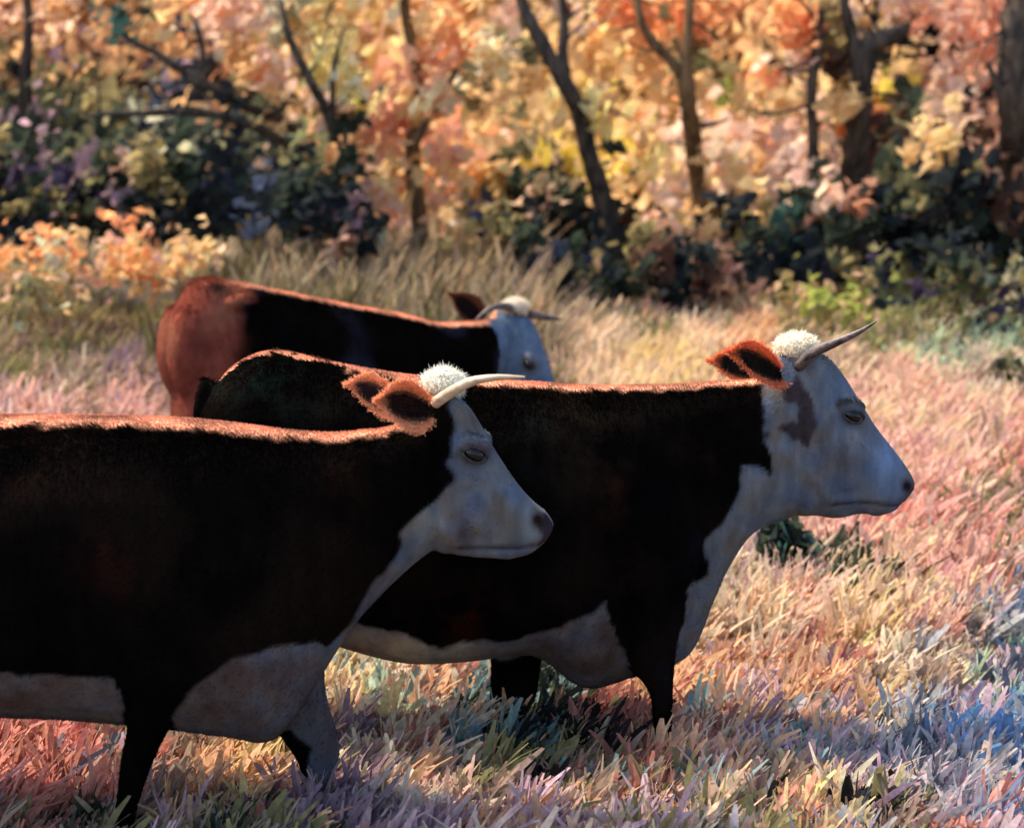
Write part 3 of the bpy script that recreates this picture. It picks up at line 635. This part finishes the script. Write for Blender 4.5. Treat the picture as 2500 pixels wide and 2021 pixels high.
def plant(name, label, cat, ells, Y, dens=5.2, dep=.5, per=12, sig=.10, size=.072, trunks=(), bark=None, group=None, base=None, bias=.9, codes=None):
    if base is None: base = trunks[0][0][0][0] if trunks else ells[0][0]
    bx = at(base, 700, Y)[0]; root = empty(name, (bx, Y, float(ground(bx, Y))))
    tag(root, label, cat, group)
    if trunks:
        s = Soup()
        for pts, rad in trunks:
            Pn = [at(p[0] * 1.1639, p[1] * 1.1639, Y + (p[2] * .6 if len(p) > 2 else 0)) for p in pts]
            if pts is trunks[0][0]: Pn[0][2] = float(ground(Pn[0][0], Pn[0][1])) - .05
            tube(s, Pn, rad, ns=10, sub=6, rough=.10)
            Pd = catmull(np.hstack([np.array(Pn), np.array(rad)[:, None]]), 6)
            for q in Pd[len(Pd) // 4::2]:
                if random.random() < .68: continue
                dr = unit(np.array([rng.normal(), rng.normal() * .5, rng.normal(.35, .5)])); ln = rng.uniform(.25, .75); r0 = min(q[3] * .45, .02)
                e1 = q[:3] + dr * ln * .5 + rng.normal(size=3) * .04; e2 = q[:3] + dr * ln + rng.normal(size=3) * .09
                tube(s, [q[:3], e1, e2], [r0, r0 * .7, .003], ns=5, sub=3)
                for _t in range(2):
                    tube(s, [e1, e1 + unit(dr + rng.normal(size=3) * .7) * ln * .4], [r0 * .5, .002], ns=4, sub=3)
        s.build('trunk' if cat == 'tree' else 'stem', bark or M_BARK, root, smooth=True)
    P, C, S = crown_points(ells, Y, dens, dep, per, sig, size, codes)
    gz = ground(P[:, 0], P[:, 1]); P[:, 2] = np.maximum(P[:, 2], gz + .04)
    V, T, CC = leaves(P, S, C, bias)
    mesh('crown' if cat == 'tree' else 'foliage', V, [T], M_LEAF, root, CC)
    return root

# trees: trunk paths are given in the coordinates of a 2148 pixel wide view
TG = 'autumn trees at the meadow edge'
plant('tree', 'ochre and olive tree at the left edge of the wood', 'tree', [(90, 120, 190, 190), (180, 330, 200, 110), (-120, 150, 150, 250), (60, -120, 260, 130)], 15.6,
      trunks=[([(60, 620), (70, 400), (52, 200), (60, 40), (40, -120)], [.10, .09, .075, .05, .03]), ([(62, 300), (110, 200), (160, 120)], [.05, .035, .015])], group=TG)
plant('tree', 'leaning tree with dark twisting bare limbs over the blue green thicket', 'tree', [(440, 110, 190, 120), (620, 250, 170, 130), (330, 60, 120, 90), (560, 20, 180, 110), (450, -150, 260, 110)], 15.0, dens=4.2,
      trunks=[([(700, 620), (672, 430), (640, 320), (602, 262, -.25), (520, 225, -.55), (440, 182, -.8), (365, 172, -.85)], [.11, .10, .085, .065, .055, .04, .015]),
              ([(455, 190, -.78), (415, 175, -.85), (380, 150, -.85), (330, 112, -.8), (285, 92, -.8), (245, 62, -.8)], [.045, .045, .04, .035, .03, .02]),
              ([(415, 175, -.85), (425, 120, -.8), (420, 75, -.8), (400, 30, -.8)], [.035, .028, .025, .012]), ([(640, 320, -.1), (520, 262, -.7), (420, 236, -.9), (300, 238, -.9), (180, 242, -.9)], [.05, .045, .04, .036, .02])], group=TG)
plant('tree', 'slender dark stemmed tree with pale pink leaves', 'tree', [(730, 60, 110, 90), (800, 240, 80, 90), (660, 120, 90, 60), (760, -120, 160, 120)], 14.6, dens=5,
      trunks=[([(712, 640), (708, 500), (702, 330), (690, 245, -.3), (662, 190, -.6), (640, 150, -.65), (612, 95, -.65), (600, 55, -.65), (590, 0, -.6)], [.06, .06, .058, .055, .05, .048, .042, .035, .02]),
              ([(700, 300, -.2), (698, 200, -.6), (700, 140, -.65), (720, 60, -.6)], [.035, .03, .025, .01])], group=TG)
plant('tree', 'glowing yellow and salmon tree left of centre, fullest crown of all', 'tree', [(930, 170, 190, 220), (1060, 330, 170, 180), (1000, 500, 170, 130), (860, 430, 110, 150), (1120, 120, 160, 170), (900, -120, 260, 120)], 14.6, dens=6.5,
      trunks=[([(890, 640, .5), (880, 480, .5), (865, 330, .45), (880, 180, .3), (850, 20, .3), (840, -140, .3)], [.10, .095, .085, .07, .05, .03]), ([(870, 300), (930, 200), (985, 90)], [.05, .035, .015])], bark=M_BARKW, group=TG)
plant('tree', 'grey forked trunk in the middle under a yellow crown', 'tree', [(1400, 240, 150, 150), (1290, 420, 120, 150), (1480, 470, 150, 150), (1440, 80, 80, 120), (1190, 60, 90, 120), (1330, -140, 240, 110)], 14.9, dens=5.2,
      trunks=[([(1300, 660, .4), (1285, 520, .3), (1262, 420, .1), (1235, 320, -.3), (1214, 235, -.6), (1190, 185, -.85), (1165, 140, -.9), (1130, 78, -.9), (1100, 20, -.9), (1080, -60, -.8)], [.12, .115, .105, .095, .09, .09, .085, .075, .062, .04]),
              ([(1186, 180, -.85), (1180, 110, -.9), (1183, 50, -.9), (1176, -40, -.85)], [.06, .055, .05, .035]), ([(1214, 235, -.6), (1260, 190, -.7), (1310, 170, -.7)], [.04, .025, .01])], group=TG)
plant('tree', 'orange crowned tree with a Y shaped trunk right of the forked one', 'tree', [(1620, 110, 170, 150), (1800, 190, 190, 200), (1660, 370, 180, 160), (1850, 420, 120, 120), (1700, 560, 90, 90), (1560, 20, 110, 90), (1700, -140, 300, 110)], 15.2, dens=6,
      trunks=[([(1480, 670, .5), (1472, 520, .5), (1462, 380, .3), (1452, 280, -.5), (1442, 200, -.95), (1440, 120, -1.0), (1445, 40, -1.0), (1448, -60, -.9)], [.10, .098, .092, .088, .085, .06, .052, .035]),
              ([(1443, 180, -.97), (1410, 130, -1.0), (1372, 92, -1.0), (1345, 45, -1.0), (1332, -20, -.95)], [.06, .055, .05, .042, .03]), ([(1452, 265, -.6), (1490, 262, -.8), (1530, 250, -.8)], [.04, .025, .01])], bark=M_BARKW, group=TG)
plant('tree', 'thick dark olive trunk at the right with salmon and cream leaves', 'tree', [(2250, 260, 130, 180), (2080, 300, 60, 90), (2330, 120, 130, 120), (2190, 20, 140, 80), (2180, -140, 260, 100), (2010, 330, 90, 120)], 14.3, dens=7,
      trunks=[([(1790, 690), (1786, 540), (1788, 400), (1800, 260, -.5), (1806, 170, -.75), (1822, 105, -.85), (1856, 82, -.85), (1905, 60, -.8)], [.16, .15, .14, .125, .115, .105, .095, .05]),
              ([(1806, 180, -.7), (1790, 90, -.8), (1770, 0, -.8), (1760, -80, -.7)], [.08, .06, .05, .03])], group=TG)
plant('tree', 'nearly black trunk hung with pink leaves at the right edge', 'tree', [(2430, 130, 110, 150), (2440, 420, 130, 170), (2620, 200, 160, 260), (2400, -120, 220, 110)], 13.8, dens=7,
      trunks=[([(2120, 690), (2126, 520), (2135, 360), (2138, 240, -.6), (2132, 130, -.7), (2140, 20, -.7), (2150, -100, -.6)], [.16, .16, .16, .19, .17, .15, .12]), ([(2138, 300, -.5), (2100, 200, -.75), (2070, 130, -.75)], [.06, .045, .02])], group=TG)
plant('tree', 'thin olive stem between the orange tree and the dark trunk', 'tree', [(2000, 110, 60, 90), (2060, 200, 60, 90), (1960, 40, 70, 60)], 14.0, dens=7,
      trunks=[([(1690, 690), (1700, 500), (1706, 330), (1702, 200, -.3), (1712, 110, -.4), (1722, 20, -.4)], [.06, .055, .05, .05, .06, .03])], group=TG)
plant('tree', 'young dark sapling standing before the right hand thicket', 'tree', [(2330, 480, 60, 90), (2280, 360, 50, 70)], 13.2, dens=8,
      trunks=[([(1992, 640), (1988, 520), (1990, 420), (1984, 330), (1978, 240)], [.04, .038, .034, .026, .012])], group=TG)

SG = 'shrubs under the trees'
sh = dict(cat='shrub', group=SG)  # dark leaf colours here stand in for the shade under the trees
plant('shrub', label='dark navy green shrub filling the left shade under the ochre tree', ells=[(110, 490, 180, 110), (-60, 480, 130, 140), (60, 360, 110, 70)], Y=14.0, dens=14, dep=.5, **sh)
plant('shrub', label='blue green shrub with a few yellow leaves under the twisting limbs', ells=[(420, 440, 200, 110), (350, 540, 200, 80), (520, 380, 130, 80)], Y=14.2, dens=14, dep=.5, **sh)
plant('shrub', label='slate blue shrub behind the far cow, right of the yellow flecked one', ells=[(660, 520, 190, 90), (760, 420, 110, 90), (800, 600, 160, 70)], Y=13.9, dens=13, dep=.5, **sh)
plant('shrub', label='dusky peach leaved shrub beneath the slender tree', ells=[(760, 500, 110, 60), (880, 560, 100, 60)], Y=13.3, dens=6.5, dep=.35, **sh)
plant('shrub', label='dark slate bush right behind the head of the far cow', ells=[(1260, 620, 130, 120), (1180, 580, 80, 80), (1350, 700, 100, 80)], Y=13.5, dens=16, dep=.45, **sh)
plant('shrub', label='dark brown purple bush low in the centre of the wood edge', ells=[(1580, 670, 110, 110), (1480, 610, 110, 110), (1690, 690, 80, 80)], Y=13.3, dens=16, dep=.45, **sh)
plant('shrub', label='green bush with a teal shaded side under the orange tree', ells=[(1860, 560, 110, 90), (1780, 640, 110, 80)], Y=13.2, dens=15, dep=.45, **sh)
plant('shrub', label='tall dark shrub wrapped round the foot of the thick dark trunk', ells=[(2080, 560, 130, 140), (2020, 650, 130, 70), (2200, 560, 110, 130), (1960, 480, 70, 80)], Y=13.5, dens=14, dep=.4, **sh)
plant('shrub', label='rust brown and black shrub in the far right shade', ells=[(2400, 560, 130, 120), (2300, 620, 130, 90), (2560, 560, 130, 160)], Y=13.2, dens=13, dep=.45, **sh)
BG = 'low peach bushes in front of the left thicket'
lo = dict(cat='bush', group=BG, codes='PPOPXPA')
plant('low_bush', label='sunlit peach bush at the left edge of the meadow', ells=[(40, 645, 80, 55), (-50, 660, 70, 50)], Y=12.6, dens=18, dep=.25, size=.045, **lo)
plant('low_bush', label='rounded peach bush, second in from the left edge', ells=[(125, 610, 70, 62), (110, 665, 80, 40)], Y=12.4, dens=18, dep=.25, size=.045, **lo)
plant('low_bush', label='pointed orange tipped bush, tallest of the low peach ones', ells=[(325, 600, 52, 68), (270, 650, 80, 45), (345, 655, 80, 45)], Y=12.3, dens=18, dep=.25, size=.045, **lo)
plant('low_bush', label='small peach bush just left above the far cow rump', ells=[(465, 630, 55, 34), (430, 670, 60, 32)], Y=12.0, dens=18, dep=.2, size=.045, **lo)
plant('low_bush', label='small dark green bush in the grass at the left edge', ells=[(60, 705, 70, 26), (130, 715, 50, 18)], Y=11.6, dens=22, dep=.2, size=.04, cat='bush')
plant('low_bush', label='bright green bush in the meadow above the right hand cow', ells=[(2050, 745, 85, 62), (1965, 740, 70, 36), (2120, 700, 60, 40)], Y=12.2, dens=18, dep=.3, size=.045, cat='bush')
plant('low_bush', label='pale sage and mint bush at the right end of the wood edge', ells=[(2330, 640, 80, 60), (2420, 700, 90, 70), (2290, 700, 60, 40), (2540, 700, 90, 80)], Y=12.2, dens=15, dep=.3, size=.045, cat='bush')

def weed(name, label, cat, cx, cy, rx, ry, Y, codes, n=260, size=.035):
    for Y in np.arange(5.5, 15, .05):      # stand it where the meadow carries its foot
        bx = at(cx, cy, Y)[0]; gz = float(ground(bx, Y))
        if proj(np.array([[bx, Y, gz]]))[1][0] < cy + ry * 1.15: break
    root = empty(name, (bx, Y, gz)); tag(root, label, cat)
    m = Y / F; c = at(cx, cy, Y); s = Soup()
    tips = [c + np.array([rng.uniform(-.7, .7) * rx * m, rng.normal() * .04, rng.uniform(-.2, .9) * ry * m]) for _ in range(9)]
    for t in tips: tube(s, [np.array([bx + rng.normal() * .012, Y, gz - .02]), (t + np.array([bx, Y, gz])) / 2 + rng.normal(size=3) * .01, t], [.006, .005, .002], ns=6, sub=4)
    s.build('stem', M_BARK, root, smooth=True)
    v = unit(rng.normal(size=(n, 3))) * rng.uniform(.1, 1, (n, 1)) ** .4
    P = c + v * np.array([rx * m, .10, ry * m]); P[:, 2] = np.maximum(P[:, 2], gz + .02)
    C = np.array([ALB[random.choice(codes)] * rng.uniform(.8, 1.25) for _ in range(n)])
    V, T, CC = leaves(P, size * rng.uniform(.5, 1.4, n), C, .5, 1.9, .9); mesh('foliage', V, [T], M_LEAF, root, CC)
weed('leafy_weed', 'dark green leafy weed in the pink grass below the right cow chin', 'weed', 1912, 1348, 56, 80, 6.9, 'GGGDQ', 420, .042)
weed('purple_weed', 'purple flowered weed by the wood edge at the right', 'weed', 2335, 728, 36, 52, 11.5, 'ZZpp', 160, .05)
weed('teal_weed', 'mint green leafy weed in the grass at the right edge', 'weed', 2290, 862, 80, 36, 10.2, 'mmsEA', 240, .045)
weed('olive_weed', 'dark olive weed by the far right of the pink grass', 'weed', 2455, 930, 40, 60, 9.4, 'eegt', 180, .04)

# the far wood behind the trees: one mass
def wood():
    P, C, S = [], [], []
    for _ in range(9000):
        y = rng.uniform(17.5, 28); x = rng.uniform(-.56, .56) * y; g = float(ground(x, y))
        c = np.array([x, y, g + 1.3 * rng.uniform(0, 1) ** 1.6])
        px, py = proj(c[None])
        if py[0] < -130: continue
        code = tree_code(px[0], max(py[0], 0))
        for _k in range(6):
            P.append(c + rng.normal(size=3) * .22); C.append(ALB[code] * rng.uniform(.75, 1.1)); S.append(rng.uniform(.07, .17))
    V, T, CC = leaves(np.array(P), np.array(S), np.clip(np.array(C), .003, .9)); return mesh('far_wood', V, [T], M_LEAF, None, CC)
tag(wood(), 'mass of autumn foliage filling the wooded bank behind the trees', 'wood', kind='stuff')

# ------------------------------------------------------------------ grass
def grass():
    VV, QQ, TT, CC = [], [], [], []
    nt_ = 60000
    u = rng.uniform(0, 1, nt_); y0, y1 = 3.7, 16.5; pw = -1.25
    Yt = (y0 ** (pw + 1) + u * (y1 ** (pw + 1) - y0 ** (pw + 1))) ** (1 / (pw + 1))
    Xt = rng.uniform(-1, 1, nt_) * (.46 * Yt + 1.5)
    P, D, L, Wd, C = [], [], [], [], []
    for x, y in zip(Xt, Yt):
        g = float(ground(x, y)); near = y < 6.2
        hgt = (rng.uniform(.06, .135) if random.random() < .88 else rng.uniform(.14, .24)) if near else rng.uniform(.14, .32) * (1 + .05 * (y - 6))
        reed = y > 11 and -2.8 < x < .2 and random.random() < .45
        if reed: hgt = rng.uniform(.45, .95)
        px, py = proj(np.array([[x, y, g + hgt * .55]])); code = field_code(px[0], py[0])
        if code == 'd' and random.random() < .4: code = 'e'
        lean = np.array([rng.normal(.18, .28), rng.normal() * .25, 1.0])
        if reed: lean = np.array([rng.normal(.03, .08), rng.normal() * .08, 1.0])
        m = 12 if near else (5 if reed else 8); tone = np.array([.50, .46, .38]) if reed else (np.array([1.0, .97, .94]) if near else np.array([1.0, .94, .86]))
        for _ in range(m):
            P.append((x + rng.normal() * .022 * (1 + .05 * y), y + rng.normal() * .03, g - .01))
            D.append(lean + rng.normal(size=3) * np.array([.16, .16, .05])); L.append(hgt * rng.uniform(.55, 1.15))
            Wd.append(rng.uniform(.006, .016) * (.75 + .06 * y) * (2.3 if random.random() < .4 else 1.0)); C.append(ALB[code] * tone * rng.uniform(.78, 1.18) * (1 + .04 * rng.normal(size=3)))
    P = np.array(P); D = unit(np.array(D)); L = np.array(L); Wd = np.array(Wd); C = np.clip(np.array(C), .003, .9); n = len(P)
    side = unit(np.cross(D, unit(HV[None] + rng.normal(size=(n, 3)) * .45)))
    bend = np.stack([rng.normal(.12, .2, n), rng.normal(0, .18, n), -np.abs(rng.normal(0, .12, n))], -1)
    rows = []
    for t, wk in ((0, .6), (.4, 1.0), (.78, .9), (1.0, .4)):
        c = P + D * (L * t)[:, None] + bend * (L * t * t)[:, None]; s = side * (Wd * wk / 2)[:, None]
        rows += [c - s, c + s]
    V = np.stack(rows, 1).reshape(-1, 3); k = np.arange(n)[:, None] * 8
    Q = np.concatenate([k + np.array([[a, a + 1, a + 3, a + 2]]) for a in (0, 2, 4)])
    return mesh('meadow_grass', V, [Q], M_GRASS, None, np.repeat(C, 8, 0), smooth=True)
tag(grass(), 'long autumn meadow grass in salmon, peach, olive and lavender tufts', 'grass', kind='stuff')
